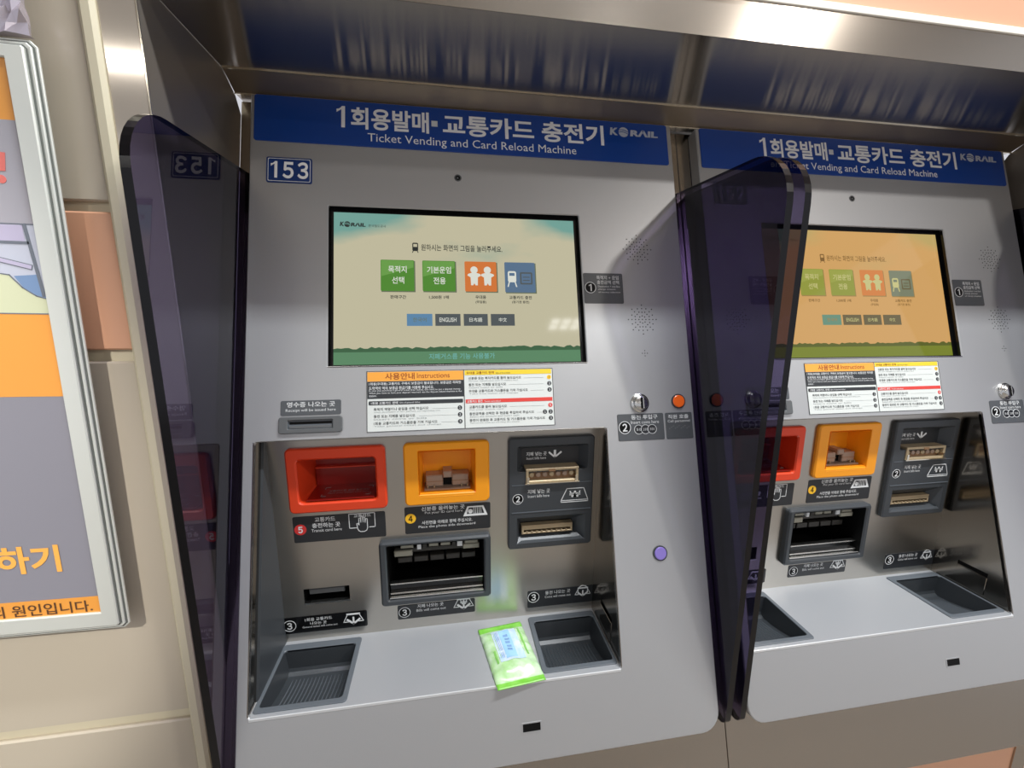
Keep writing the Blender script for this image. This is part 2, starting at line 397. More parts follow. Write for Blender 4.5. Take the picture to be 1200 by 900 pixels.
# ---- shelf with two coin trays
yf = PANEL(0, -.4351, 0)[1]
b = MB()
TR_L = (.0925, -.1168, .2160, .0035); TR_R = (.5000, -.1140, .6212, .0045)
b.plate(SHELF, rect((REC[0], yf - .0005, REC[2], YB)), [rect((TR_L[0] + .004, TR_L[1] + .004, TR_L[2] - .004, TR_L[3] - .004)), rect((TR_R[0] + .002, TR_R[1] + .004, TR_R[2] - .002, TR_R[3] - .004))], -.004, 0, ST_SHELF)
b.box(SHELF, (REC[0] + .001, yf - .0016, REC[2] - .001, yf), -.0035, .0006, mat('bright_lip', (225, 228, 230), .3, .3), .0005)
part(b, 'shelf')
def tray(R, inner):
    b = MB(); n = 3
    b.plate(SHELF, rrect(R, .005, n), [rrect(inner, .004, n)], -.001, .0022, PLASTIC2, .001)
    x0, y0, x1, y1 = inner
    D = .040
    prof = [(y1, .0015), (y1, -D + .008), (y1 - .002, -D + .003), (y1 - .008, -D)] + [(y1 - .008 - t * (y1 - y0 - .016), -D + .020 * t ** 1.6) for t in (.25, .5, .75, 1)] + [(y0 + .002, -D + .025), (y0, .0015)]
    vs = []; fs = []
    for i, (y, z) in enumerate(prof):
        ins = .004 * min(1, max(0, -z / D))
        vs += [SHELF(x0 + ins, y, z), SHELF(x1 - ins, y, z)]
    for i in range(len(prof) - 1): fs.append((2 * i, 2 * i + 2, 2 * i + 3, 2 * i + 1))
    k = len(prof)
    fs.append(tuple(2 * i for i in range(k))); fs.append(tuple(2 * i + 1 for i in reversed(range(k))))
    b.add(vs, fs, PLASTIC)
    t = part(b, 'coin_tray')
    r = MB(); nr = 15
    for i in range(nr):
        x = x0 + .014 + (x1 - x0 - .028) * i / (nr - 1)
        for (ya, za), (yb, zb) in zip(prof[3:7], prof[4:8]):
            if ya > y1 - .014: ya = y1 - .016
            q = .0011
            r.add([SHELF(x - q, ya, za - .0005), SHELF(x + q, ya, za - .0005), SHELF(x, ya, za + .0016), SHELF(x - q, yb, zb - .0005), SHELF(x + q, yb, zb - .0005), SHELF(x, yb, zb + .0016)],
                  [(0, 1, 4, 3), (1, 2, 5, 4), (2, 0, 3, 5), (0, 2, 1), (3, 4, 5)], PLASTIC2)
    part(r, 'tray_ribs', t)
tray(TR_L, (.0985, -.1085, .2085, -.0095)); tray(TR_R, (.5085, -.1055, .6165, -.0085))

# ---- header sign, number plate, camera
def sign_mark(b, F, r, w, M, M2):
    """the operator's word mark: slanted capitals, the O a globe with a sweep"""
    u0, v0, u1, v1 = r; W_ = u1 - u0; H = v1 - v0
    def FS(u, v, w): return F(u + (v - v0) * .12, v, w)
    b.text(FS, 'K', (u0, v0 + H * .08, u0 + W_ * .165, v0 + H * .95), w, M, .05)
    b.text(FS, 'RΛIL', (u0 + W_ * .42, v0 + H * .08, u1, v0 + H * .85), w, M, .05)
    b.prism(F, circ(u0 + W_ * .288, v0 + H * .5, H * .56, 24), w - .0003, w, M, back=False)
    for k, dy in enumerate((.18, -.05)):
        b.stroke(F, [(u0 + W_ * (.285 - .11 + .022 * i), v0 + H * (.5 + dy + .16 * math.sin(i / 10 * math.pi) - .02 * i)) for i in range(11)], H * .07, w + .0002, M2)
b = MB()
b.prism(PANEL, rrect((.0809, .4003, .7718, .4768), .004), .0, .0018, BLUE, .0005)
figure_one(b, PANEL, (.2028, .4300, .2158, .4668), .0021, INKP); b.text(PANEL, '회용발매', (.2246, .4290, .3480, .4665), .0021, INKP, .026)
b.box(PANEL, (.3520, .4425, .3620, .4525), .0018, .0021, INK)
b.text(PANEL, '교통카드 충전기', (.3705, .4290, .6510, .4665), .0021, INKP, .026)
b.text(PANEL, 'Ticket Vending and Card Reload Machine', (.2504, .4045, .5990, .4232), .0021, INKP, 0)
sign_mark(b, PANEL, (.6625, .4490, .7530, .4655), .0021, mat('silver_ink', (190, 196, 206), .4), BLUE)
part(b, 'header_sign', label='blue header sign with white lettering')
def number_plate(num, parent, dx, O):
    b = MB(); F = lambda u, v, w: (PANEL(u, v, w)[0] + dx,) + PANEL(u, v, w)[1:]
    b.prism(F, rrect((.1000, .3325, .1664, .3740), .003), 0, .0012, NAVY)
    b.plate(F, rrect((.1022, .3345, .1642, .3720), .002), [rrect((.1031, .3354, .1633, .3711), .002)], .0012, .0014, INK)
    figure_one(b, F, (.1065, .3398, .1160, .3670), .0015, INKP); b.text(F, num[1:], (.1235, .3395, .1610, .3672), .0015, INKP, .03)
    o = b.build('number_plate', parent, O); o['label'] = 'blue number plate reading ' + num; return o
number_plate('153', M1, 0, O1)
b = MB()
b.ring(PANEL, .393, .3555, .0042, .0060, 0, .0006, MIDGREY); b.disc(PANEL, .393, .3555, .0042, 0, .0005, BLACK); b.disc(PANEL, .3925, .3552, .0016, .0005, .0008, MIDGREY)
part(b, 'camera_lens')

# ---- monitor
def monitor(parent, dx, O, pal, notice):
    F = lambda u, v, w: (PANEL(u, v, w)[0] + dx,) + PANEL(u, v, w)[1:]
    sm = lambda n, c: mat('display_' + n, c, .06, emit=1.0, spec=.35)
    DW = -.010
    b = MB()
    s0 = rect(SCR); s1 = rect((SCR[0] + .0004, SCR[1] + .0004, SCR[2] - .0004, SCR[3] - .0004))
    b.loft(F, [(s1, -.0015), (s1, DW)], GLOSSBLACK)
    b.plate(F, s1, [rect((.1962, .0478, .5896, .2936))], DW - .004, DW + .0004, GLOSSBLACK)
    b.box(F, (SCR[0], SCR[1] - .0005, SCR[2], SCR[1] + .0006), -.004, .0007, CHROME)
    mon = b.build('monitor', parent, O)
    d = MB()
    M = sm('background' + pal['n'], pal['bg']); nt = M.node_tree; pb = nt.nodes['Principled BSDF']
    tc = nt.nodes.new('ShaderNodeTexCoord'); mp = nt.nodes.new('ShaderNodeMapping'); mp.inputs['Scale'].default_value = (5, 12, 12)
    nz = nt.nodes.new('ShaderNodeTexNoise'); nz.inputs['Scale'].default_value = 1.0; nz.inputs['Detail'].default_value = 4
    sx = nt.nodes.new('ShaderNodeSeparateXYZ')
    nt.links.new(tc.outputs['Object'], sx.inputs[0]); nt.links.new(tc.outputs['Object'], mp.inputs[0]); nt.links.new(mp.outputs[0], nz.inputs['Vector'])
    # sky picture of the display: cloud mask from height in the picture plus noise
    mr = nt.nodes.new('ShaderNodeMapRange'); zt = PANEL(0, .294, DW)[2] - O[2]
    mr.inputs['From Min'].default_value = zt - .055; mr.inputs['From Max'].default_value = zt; nt.links.new(sx.outputs['Z'], mr.inputs['Value'])
    ax = nt.nodes.new('ShaderNodeMath'); ax.operation = 'SUBTRACT'; ax.inputs[1].default_value = .393 + .03 - O1[0]; nt.links.new(sx.outputs['X'], ax.inputs[0])
    ab = nt.nodes.new('ShaderNodeMath'); ab.operation = 'ABSOLUTE'; nt.links.new(ax.outputs[0], ab.inputs[0])
    m2 = nt.nodes.new('ShaderNodeMapRange'); m2.inputs['From Min'].default_value = .06; m2.inputs['From Max'].default_value = .2; nt.links.new(ab.outputs[0], m2.inputs['Value'])
    mu = nt.nodes.new('ShaderNodeMath'); mu.operation = 'MULTIPLY'; nt.links.new(mr.outputs[0], mu.inputs[0]); nt.links.new(m2.outputs[0], mu.inputs[1])
    ad = nt.nodes.new('ShaderNodeMath'); ad.operation = 'ADD'; nt.links.new(mu.outputs[0], ad.inputs[0]); nt.links.new(nz.outputs['Fac'], ad.inputs[1])
    cr = nt.nodes.new('ShaderNodeValToRGB'); cr.color_ramp.elements[0].position = .62; cr.color_ramp.elements[1].position = .98
    cr.color_ramp.elements[0].color = s2l(pal['bg']) + (1,); cr.color_ramp.elements[1].color = s2l(pal['sky']) + (1,)
    nt.links.new(ad.outputs[0], cr.inputs[0]); nt.links.new(cr.outputs[0], pb.inputs['Emission Color'])
    d.quad(F, (.1962, .0478, .5896, .2936), DW, M)
    gr = sm('meadow' + pal['n'], pal['grass']); tl = sm('treeline' + pal['n'], pal['trees'])
    # meadow with a ragged tree line
    n = 70; pts = [(.5896, .066), (.5896, .0478), (.1962, .0478), (.1962, .066)]
    d.poly(F, [(.1962, .0478), (.5896, .0478), (.5896, .0685), (.1962, .0685)], DW + .0001, gr)
    rnd = random.Random(3)
    top = [(.1962 + .3934 * i / n, .0735 + rnd.uniform(-.0016, .0022)) for i in range(n + 1)]
    for p, q in zip(top[:-1], top[1:]): d.poly(F, [(p[0], .0675), (q[0], .0675), q, p], DW + .00015, tl)
    ink = sm('ink' + pal['n'], pal['ink']); wht = sm('white' + pal['n'], pal['white'])
    w1, w2, w3 = DW + .0003, DW + .0005, DW + .0007
    sign_mark(d, F, (.2052, .2700, .2445, .2785), w1, ink, M)
    d.text(F, '한국철도공사', (.2490, .2705, .2760, .2750), w1, ink)
    d.text(F, '원하시는 화면의 그림을 눌러주세요.', (.3308, .2335, .4640, .2445), w1, ink, .012)
    d.plate(F, rrect((.3170, .2325, .3262, .2465), .002), [rect((.3186, .2395, .3246, .2445))], DW, w1, ink)
    d.stroke(F, [(.3185, .2330), (.3172, .2302)], .0012, w1, ink); d.stroke(F, [(.3247, .2330), (.3260, .2302)], .0012, w1, ink)
    cols = {'g': sm('green' + pal['n'], pal['g']), 'g2': sm('green_light' + pal['n'], pal['g2']), 'o': sm('orange' + pal['n'], pal['o']), 'b': sm('blue' + pal['n'], pal['b']), 'l': sm('lang' + pal['n'], pal['l']), 'k': sm('lang_dark' + pal['n'], pal['k']), 's': sm('edge' + pal['n'], pal['s'])}
    for r, c in (((.2672, .1656, .3192, .2168), 'g'), ((.3323, .1658, .3847, .2168), 'g'), ((.4002, .1660, .4526, .2168), 'o'), ((.4663, .1652, .5178, .2168), 'b')):
        d.quad(F, (r[0] + .001, r[1] - .0018, r[2] + .0018, r[3] - .001), w1, cols['s'])
        d.prism(F, rrect(r, .0015, 2), w1, w2, cols[c])
        if c == 'g': d.poly(F, [(r[0] + .001, r[1] + .024), (r[2] - .001, r[3] - .012), (r[2] - .001, r[3] - .001), (r[0] + .001, r[3] - .001)], w2 + .0001, cols['g2'])
    for s, r in (('목적지', (.2790, .1955, .3075, .2070)), ('선택', (.2845, .1775, .3035, .1890)), ('기본운임', (.3395, .1955, .3780, .2070)), ('전용', (.3495, .1775, .3690, .1890))):
        d.text(F, s, r, w3, wht, .014)
    for cx in (.4155, .4375):
        d.disc(F, cx, .2025, .0060, w2, w3, wht, 16)
        d.prism(F, [(cx - .0055, .1765), (cx - .002, .1765), (cx, .180), (cx + .002, .1765), (cx + .0055, .1765), (cx + .006, .190), (cx + .011, .193), (cx + .010, .1955), (cx + .004, .1975), (cx - .004, .1975), (cx - .010, .1955), (cx - .011, .193), (cx - .006, .190)], w2, w3, wht)
    d.plate(F, rrect((.4715, .1825, .4855, .2015), .003), [rect((.4740, .1935, .4830, .1985))], w2, w3, wht)
    d.stroke(F, [(.4735, .1825), (.4715, .1755)], .002, w3, wht); d.stroke(F, [(.4835, .1825), (.4855, .1755)], .002, w3, wht)
    d.plate(F, rrect((.4920, .1790, .5130, .2000), .002), [rect((.4945, .1815, .5105, .1975))], w2, w3, cols['k'])
    for yy in (.186, .1915): d.stroke(F, [(.4975, yy), (.5075, yy)], .0015, w3, cols['k'])
    for s, r in (('판매구간', (.2815, .1528, .3062, .1588)), ('1,500원 1매', (.3420, .1528, .3735, .1590)), ('우대용', (.4165, .1535, .4340, .1597)), ('(무임용)', (.4165, .1455, .4340, .1510)), ('교통카드 충전', (.4725, .1535, .5105, .1595)), ('(정기권 충전)', (.4770, .1458, .5060, .1512))):
        d.text(F, s, r, w1, ink, .02)
    for r, s, c in (((.3067, .1088, .3465, .1284), '한국어', 'l'), ((.3511, .1088, .3912, .1284), 'ENGLISH', 'k'), ((.3964, .1088, .4355, .1284), '日本語', 'k'), ((.4406, .1088, .4800, .1284), '中文', 'k')):
        d.prism(F, rect(r), DW, w2, cols[c]); cx = (r[0] + r[2]) / 2; h = {'ENGLISH': .0135, '中文': .0065}.get(s, .0105)
        d.text(F, s, (cx - h, .1152, cx + h, .1222), w3, wht if c == 'k' else cols['s'], .008)
    if notice: d.text(F, '지폐거스름 기능 사용불가', (.3400, .0545, .4450, .0640), w2, sm('notice' + pal['n'], (112, 176, 170)), .006)
    dd = d.build('display', mon, O)
    return mon
PAL1 = dict(n='_near', bg=(190, 184, 156), sky=(112, 158, 148), grass=(92, 134, 100), trees=(64, 98, 70), ink=(44, 48, 46), white=(216, 218, 208), g=(80, 134, 52), g2=(104, 154, 74), o=(206, 116, 58), b=(88, 112, 138), l=(92, 132, 166), k=(82, 88, 90), s=(104, 112, 90))
PAL2 = dict(n='_warm', bg=(206, 160, 98), sky=(188, 164, 104), grass=(120, 130, 44), trees=(92, 98, 40), ink=(126, 94, 50), white=(196, 190, 128), g=(144, 150, 62), g2=(154, 160, 74), o=(208, 128, 66), b=(122, 128, 104), l=(104, 142, 120), k=(106, 96, 66), s=(156, 128, 76))
monitor(M1, 0, O1, PAL1, True)

# ---- labels on the panel
def num(b, F, u, v, r, w, s, ink=None, fill=None):
    ink = ink or INK
    if fill: b.disc(F, u, v, r, w - .0004, w, fill, 28)
    else:
        b.disc(F, u, v, r, w - .0004, w - .0002, BLACK, 28); b.ring(F, u, v, r * .90, r, w - .0004, w, ink)
    hw = r * (.24 if s == '1' else .40)
    if s == '1': figure_one(b, F, (u - hw * 1.2, v - r * .62, u + hw * .9, v + r * .62), w + .0001, ink); return
    b.text(F, s, (u - hw, v - r * .62, u + hw, v + r * .62), w + .0001, BLACK if fill is YELDOT else ink, .03)
def label_plate(r, F=PANEL, M=LABELG, rad=.0025, w=.0008):
    b = MB(); b.prism(F, rrect(r, rad), 0, w, M, .0003); return b, w + .0003
b, w = label_plate((.5985, .1442, .6682, .1969))
num(b, PANEL, .6100, .1715, .0098, w, '1')
b.text(PANEL, '목적지 + 운임', (.6215, .1855, .6610, .1925), w, INK, .012); b.text(PANEL, '충전금액 선택', (.6220, .1775, .6612, .1842), w, INK, .012)
for i, t in enumerate(('Destination + one fare', 'charge amount', 'of money selection')): b.text(PANEL, t, (.6235, .1720 - .0052 * i, .6625 - (.008 if i == 1 else 0), .1754 - .0052 * i), w, INK, 0)
for i in range(12): b.disc(PANEL, .625 + .003 * i, .152 + .002 * (i % 3), .0005, w - .0004, w, LABELG, 6)
part(b, 'step_label', label='grey label with a circled 1')
b, w = label_plate((.6425, -.0874, .7239, -.0434))
num(b, PANEL, .6545, -.0655, .0105, w, '2')
b.text(PANEL, '동전 투입구', (.6665, -.0530, .7130, -.0455), w, INK, .012); b.text(PANEL, 'Insert coins here', (.6655, -.0600, .7150, -.0548), w, INK, 0)
for i, t in enumerate(('50', '100', '500')):
    u = .6785 + .0118 * i; b.disc(PANEL, u, -.0695, .0079, w - .0004 + .00005 * i, w - .0001 + .00012 * i, LABEL, 24); b.ring(PANEL, u, -.0695, .0071, .0079, w - .0003, w + .00012 * i, INK)
    b.text(PANEL, t, (u - .004, -.0715, u + .004, -.0675), w + .0001 + .00012 * i, INK, .01)
part(b, 'step_label', label='grey coin label with a circled 2')
b, w = label_plate((.7272, -.0876, .7757, -.0436))
b.text(PANEL, '직원 호출', (.7320, -.0540, .7690, -.0470), w, INK, .012); b.text(PANEL, 'Call personnel', (.7310, -.0610, .7710, -.0556), w, INK, 0)
for i in range(11): b.disc(PANEL, .7335 + .0035 * i, -.070 + .002 * (i % 3), .0006, w - .0004, w, INK_DIM, 6)
part(b, 'call_label', label='grey label reading call personnel')
b, w = label_plate((.1256, -.0276, .2100, -.0056), M=LABELG)
b.text(PANEL, '영수증 나오는 곳', (.1345, -.0155, .2015, -.0078), w, INK, .012); b.text(PANEL, 'Receipt will be issued here', (.1330, -.0232, .2025, -.0180), w, INK, 0)
part(b, 'receipt_label')
b = MB()
b.plate(PANEL, rrect((.1240, -.0540, .2120, -.0295), .004), [rrect((.1365, -.0475, .1985, -.0350), .001, 2)], 0, .004, MIDGREY, .001)
b.loft(PANEL, [(rrect((.1365, -.0475, .1985, -.0350), .001, 2), .003), (rrect((.1375, -.0465, .1975, -.0360), .001, 2), -.004)], PLASTIC2)
b.quad(PANEL, (.137, -.047, .198, -.0355), .0006, PLASTIC2); b.box(PANEL, (.1385, -.0405, .1970, -.0370), .0006, .0010, BLACK); b.box(PANEL, (.1375, -.0470, .1978, -.0425), .0006, .0018, MIDGREY, .0005)
part(b, 'receipt_slot')

# ---- instruction sheet
b, w = label_plate((.2467, -.0565, .5370, .0358), M=PAPER, rad=.0005, w=.0005)
S = PANEL
def q(x0, y0, x1, y1): return (.2467 + x0 * .2903, -.0565 + y0 * .0923, .2467 + x1 * .2903, -.0565 + y1 * .0923)
b.plate(S, rect(q(.0, .0, 1, 1)), [rect(q(.003, .008, .997, .992))], 0, w, SH_BK)
b.box(S, q(.503, .01, .507, .99), .0004, w, SH_BK)
b.box(S, q(.004, .830, .503, .985), .0004, w, SH_OR)
b.text(S, '사용안내', q(.094, .855, .245, .965), w + .0002, SH_BR, .012); b.text(S, 'Instructions', q(.258, .872, .430, .955), w + .0002, SH_BR)
b.box(S, q(.004, .545, .503, .825), .0004, w, SH_BK)
for i, (t, x1) in enumerate((('1회용(우대용) 교통카드 구매시 보증금이 필요합니다. 보증금은 하차한', .49), ('도착역의 역의 보증금 환급기를 이용해 주십시오.', .345))): b.text(S, t, q(.012, .757 - .068 * i, x1, .812 - .068 * i), w + .0002, INK, .012)
for i, (t, x1) in enumerate((('In case you purchase a general ticket (free ticket), you need to put a deposit money.', .487), ('When you want to have your deposit returned, use the deposit refund machine at the', .492), ('station.', .05))): b.text(S, t, q(.012, .655 - .040 * i, x1, .690 - .040 * i), w + .0002, INK, 0)
b.prism(S, rrect(q(.010, .440, .498, .505), .0015), .0004, w, SH_BK); b.text(S, '1회용 교통카드 판매', q(.022, .448, .158, .492), w + .0002, INK, .01); b.text(S, 'Sale of general ticket', q(.166, .452, .272, .482), w + .0002, INK, 0)
rows = (('목적지 역명이나 운임을 선택 하십시오', 'Select destination or fare payment corresponding unit', .315, .375, '1'), ('동전 또는 지폐를 넣으십시오', 'Insert coins or bills', .245, .255, '2'), ('1회용 교통카드와 거스름돈을 가져 가십시오', 'Take general ticket and change', .36, .14, '3'))
for i, (k, e, xk, y_, d_) in enumerate(rows):
    yb = .345 - .115 * i
    b.text(S, k, q(.035, yb, xk, yb + .048), w, SH_TX, .01); b.text(S, e, q(.036, yb - .038, min(xk + .06, .38), yb - .010), w, SH_LN, .004)
    b.box(S, q(xk + .02, yb + .010, .465, yb + .013), .0004, w, SH_LN)
    c = q(.480, yb + .012, 0, 0); b.disc(S, c[0], c[1], .0035, .0004, w, SH_BK, 20); b.text(S, d_, (c[0] - .0011, c[1] - .002, c[0] + .0011, c[1] + .002), w + .0002, INK, .012)
b.box(S, q(.510, .905, .992, .985), .0004, w, SH_YE); b.text(S, '우대용 교통카드 판매', q(.520, .920, .670, .965), w + .0002, SH_BR, .006); b.text(S, 'Sale of free ticket', q(.680, .922, .760, .945), w + .0002, SH_TX)
b.box(S, q(.512, .425, .992, .490), .0004, w, SH_RE); b.text(S, '교통카드 충전', q(.520, .432, .602, .478), w + .0002, INK, .01); b.text(S, 'Transit card reload', q(.612, .436, .700, .464), w + .0002, INK, 0)
rows = ((.825, '신분증 또는 복지카드를 올려 놓으십시오', 'Put your identification card or welfare card', .82, (('4', YELDOT),)), (.715, '동전 또는 지폐를 넣으십시오', 'Insert coins or bills', .735, (('2', None),)), (.605, '우대용 교통카드와 거스름돈을 가져 가십시오', 'Take free ticket and change', .855, (('3', None),)),
        (.335, '교통카드를 올려 놓으십시오', 'Put your transit card', .735, (('5', SH_RE),)), (.220, '충전금액을 선택한 후 현금을 투입하여 주십시오', 'Select the amount and insert cash', .885, (('1', None), ('2', None))), (.110, '충전이 완료된 후 교통카드 및 거스름돈을 가져 가십시오', 'Take out your transit card and change after charging', .945, (('3', None),)))
for yb, k, e, xk, ds in rows:
    b.text(S, k, q(.530, yb, xk, yb + .048), w, SH_TX, .01); b.text(S, e, q(.532, yb - .038, min(xk - .02, .80), yb - .010), w, SH_LN, .004)
    if xk < .9: b.box(S, q(xk + .015, yb + .012, .945, yb + .015), .0004, w, SH_LN)
    for i, (d_, M) in enumerate(ds):
        c = q(.978 - .032 * (len(ds) - 1 - i), yb + .018, 0, 0); b.disc(S, c[0], c[1], .0035, .0004, w, M or SH_BK, 20); b.text(S, d_, (c[0] - .0011, c[1] - .002, c[0] + .0011, c[1] + .002), w + .0002, SH_BK if M is YELDOT else INK, .012)
part(b, 'instruction_sheet', label='white instruction sheet with orange, yellow and red bars')

# ---- coin slot, buttons, speakers, lock hole
b = MB(); F = PANEL; u, v = .6834, -.0258
prof = [(.0162, 0), (.0162, .002), (.0150, .0035), (.0128, .0035), (.0124, .006), (.0105, .0085), (.0, .0085)]
b.loft(F, [(circ(u, v, max(r_, .0002), 32), w_) for r_, w_ in prof], CHROME, cap1=True)
kn = part(b, 'coin_slot', smooth=True)
b = MB(); b.box(F, (u - .0016, v - .0095, u + .0016, v + .0095), .0084, .0088, BLACK); b.box(F, (u + .0016, v - .0095, u + .0034, v + .0095), .0084, .0108, CHROME, .0004); part(b, 'coin_gate', kn)
def button(u, v, r, M, name, lab):
    b = MB(); b.ring(F, u, v, r * .90, r * 1.08, 0, .0018, PLASTIC)
    b.loft(F, [(circ(u, v, r * .9, 28), .0005), (circ(u, v, r * .9, 28), .0026), (circ(u, v, r * .8, 28), .0034)], M, cap1=True); part(b, name, label=lab)
button(.7530, -.0248, .0115, ORANGE, 'call_button', 'round orange button')
button(.7003, -.2690, .0112, PURPLE, 'reader_button', 'round lilac button')
def speaker(u, v, R):
    b = MB()
    pts = [(0, 0)] + [(R * k / 4 * math.cos(a * math.pi / 4 + math.pi / 2), R * k / 4 * math.sin(a * math.pi / 4 + math.pi / 2)) for k in (1, 2, 3, 4) for a in range(8)] + [(R * k * math.cos((a + .5) * math.pi / 4), R * k * math.sin((a + .5) * math.pi / 4)) for k in (.55, .80) for a in range(8)]
    for x, y in pts: b.disc(F, u + x, v + y, .00105, -.001, .0002, BLACK, 8)
    part(b, 'speaker_grille')
speaker(.6990, .2410, .0255); speaker(.6995, .1166, .0252)
b = MB()
for x, y in ((0, 0), (.0045, 0), (-.0045, 0), (0, .0045), (0, -.0045)): b.disc(F, .6996 + x, .0582 + y, .0009, -.001, .0002, BLACK, 8)
part(b, 'microphone_hole')
b = MB(); b.plate(F, rrect((.4635, -.5060, .4935, -.4920), .001), [rect((.4652, -.5046, .4918, -.4934))], 0, .0006, SILVER); b.box(F, (.4650, -.5048, .4920, -.4932), -.001, .0002, BLACK); part(b, 'lock_hole')

# ---- red transit card reader
def cavity(b, outer, inner_top, depth, M, back=None, w0=.0):
    """tapered box behind a bezel hole: outer loop at w0, inner loop at -depth"""
    b.loft(BACK, [(outer, w0), (inner_top, -depth)], M); b.poly(BACK, inner_top, -depth, back or M)
b = MB(); F = BACK; BZ = .007
hole = rrect((.1360, -.1715, .2520, -.1010), .005, 3)
b.plate(F, rrect((.1198, -.1884, .2677, -.0822), .008, 4), [hole], 0, BZ, RED, .0025)
cavity(b, hole, rrect((.1440, -.1690, .2480, -.1045), .003, 3), .060, RED, w0=BZ - .002)
rd = part(b, 'card_reader', label='red bezel and bay of the transit card reader')
b = MB(); b.box(F, (.1455, -.1365, .2470, -.1345), -.060, -.050, RED); b.box(F, (.1455, -.1690, .2470, -.1365), -.060, -.054, RED_SHADE); b.box(F, (.1450, -.1040 - .031, .2475, -.1055), -.0605, -.0585, RED_SHADE); b.box(F, (.1450, -.1692, .2475, -.1680), -.055, .004, RED_SHADE)
for s_, r_ in (('교통카드를 올려 놓으세요', (.172, .0, .236, .0065)), ('Place your transit card here', (.172, -.008, .236, -.003))):
    b.text(lambda u, v, w: (u, .034 + v, -.1682 + w), s_, r_, .0012, INK_DIM)
for cx, sx in ((.164, 1), (.240, -1)):
    for cy, sy in ((.018, 1), (.052, -1)): b.stroke(lambda u, v, w: (u, v, -.1682 + w), [(cx + sx * .007, cy), (cx, cy), (cx, cy + sy * .006)], .001, .0014, INK_DIM)
part(b, 'reader_pad', rd)
b, w = label_plate(adj((.1230, -.2372, .2634, -.1930)), F, LABEL)
num(b, F, .1316, -.2180, .0090, w, '5', fill=REDDOT)
b.text(F, '교통카드', (.1540, -.2065, .1850, -.1985), w, INK, .012); b.text(F, '충전하는 곳', (.1495, -.2165, .1920, -.2085), w, INK, .012); b.text(F, 'Transit card here', (.1480, -.2235, .1940, -.2185), w, INK, 0)
b.stroke(F, [(.2190, -.2215), (.2060, -.2215), (.2060, -.1970), (.2460, -.1970), (.2460, -.2215), (.2370, -.2215)], .0010, w, INK); b.text(F, '교통카드', (.2135, -.2035, .2400, -.1980), w, INK, .012)
hand = [(.2185, -.2225), (.2175, -.2145), (.2190, -.2135), (.2210, -.2165), (.2210, -.2050), (.2235, -.2050), (.2240, -.2120), (.2245, -.2020), (.2270, -.2020), (.2275, -.2120), (.2280, -.2035), (.2305, -.2035), (.2305, -.2125), (.2315, -.2065), (.2340, -.2065), (.2340, -.2225), (.2325, -.2265), (.2290, -.2285), (.2230, -.2285), (.2200, -.2265)]
b.poly(F, hand, w + .0001, LABEL); b.stroke(F, hand, .0011, w + .0003, INK, True)
part(b, 'step_label', label='black label with a red circled 5')

# ---- amber id reader
b = MB()
hole = rect((.3200, -.1680, .4080, -.0965))
b.plate(F, rrect((.2955, -.1878, .4331, -.0815), .008, 4), [hole], 0, BZ, YEL, .0025)
cavity(b, hole, rect((.3240, -.1665, .4045, -.1000)), .034, YEL, w0=BZ - .001)
b.loft(F, [(rect((.3190, -.1740, .4090, -.0955)), BZ + .0003), (rect((.3200, -.1682, .4080, -.0962)), BZ - .004)], YEL)
idr = part(b, 'id_reader', label='amber bezel and bay of the id card reader')
b = MB()
b.box(F, (.3285, -.1640, .3570, -.1440), -.032, -.010, TAUPE, .0015); b.box(F, (.3715, -.1640, .3995, -.1440), -.032, -.010, TAUPE, .0015)
b.box(F, (.3570, -.1480, .3715, -.1370), -.032, -.007, TAUPE, .0015); b.box(F, (.3560, -.1640, .3725, -.1470), -.032, -.018, BLACK)
b.box(F, (.3285, -.1550, .3570, -.1538), -.020, -.0096, BROWN); b.box(F, (.3715, -.1550, .3995, -.1538), -.020, -.0096, BROWN)
b.box(F, (.3260, -.1675, .4020, -.1645), -.032, -.002, TAUPE, .001)
for x in (.331, .3415, .3865, .3965): b.box(F, (x, -.1660, x + .0016, -.1600), -.012, -.0065, BEIGE)
part(b, 'card_scanner', idr)
b, w = label_plate(adj((.2938, -.2365, .4342, -.1895)), F, LABEL)
num(b, F, .3025, -.2125, .0085, w, '4', fill=YELDOT)
b.text(F, '신분증 올려놓는 곳', (.3205, -.2005, .3915, -.1930), w, INK, .012); b.text(F, 'Put your ID card here', (.3260, -.2070, .3880, -.2018), w, INK, 0)
b.text(F, '사진면을 아래로 향해 주십시오.', (.3205, -.2245, .4040, -.2180), w, INK, .01); b.text(F, 'Place the photo side downward', (.3150, -.2318, .4090, -.2262), w, INK, 0)
b.plate(F, [(.3890, -.2150), (.4300, -.2150), (.4230, -.1975), (.3960, -.1975)], [[(.3945, -.2115), (.4245, -.2115), (.4205, -.1998), (.3985, -.1998)]], w - .0003, w, INK)
b.disc(F, .4010, -.2065, .0040, w - .0003, w, INK, 14)
for i in range(5): b.stroke(F, [(.4070 + .003 * i, -.2105), (.4065 + .003 * i, -.2005)], .0009, w, INK)
part(b, 'step_label', label='black label with a yellow circled 4')

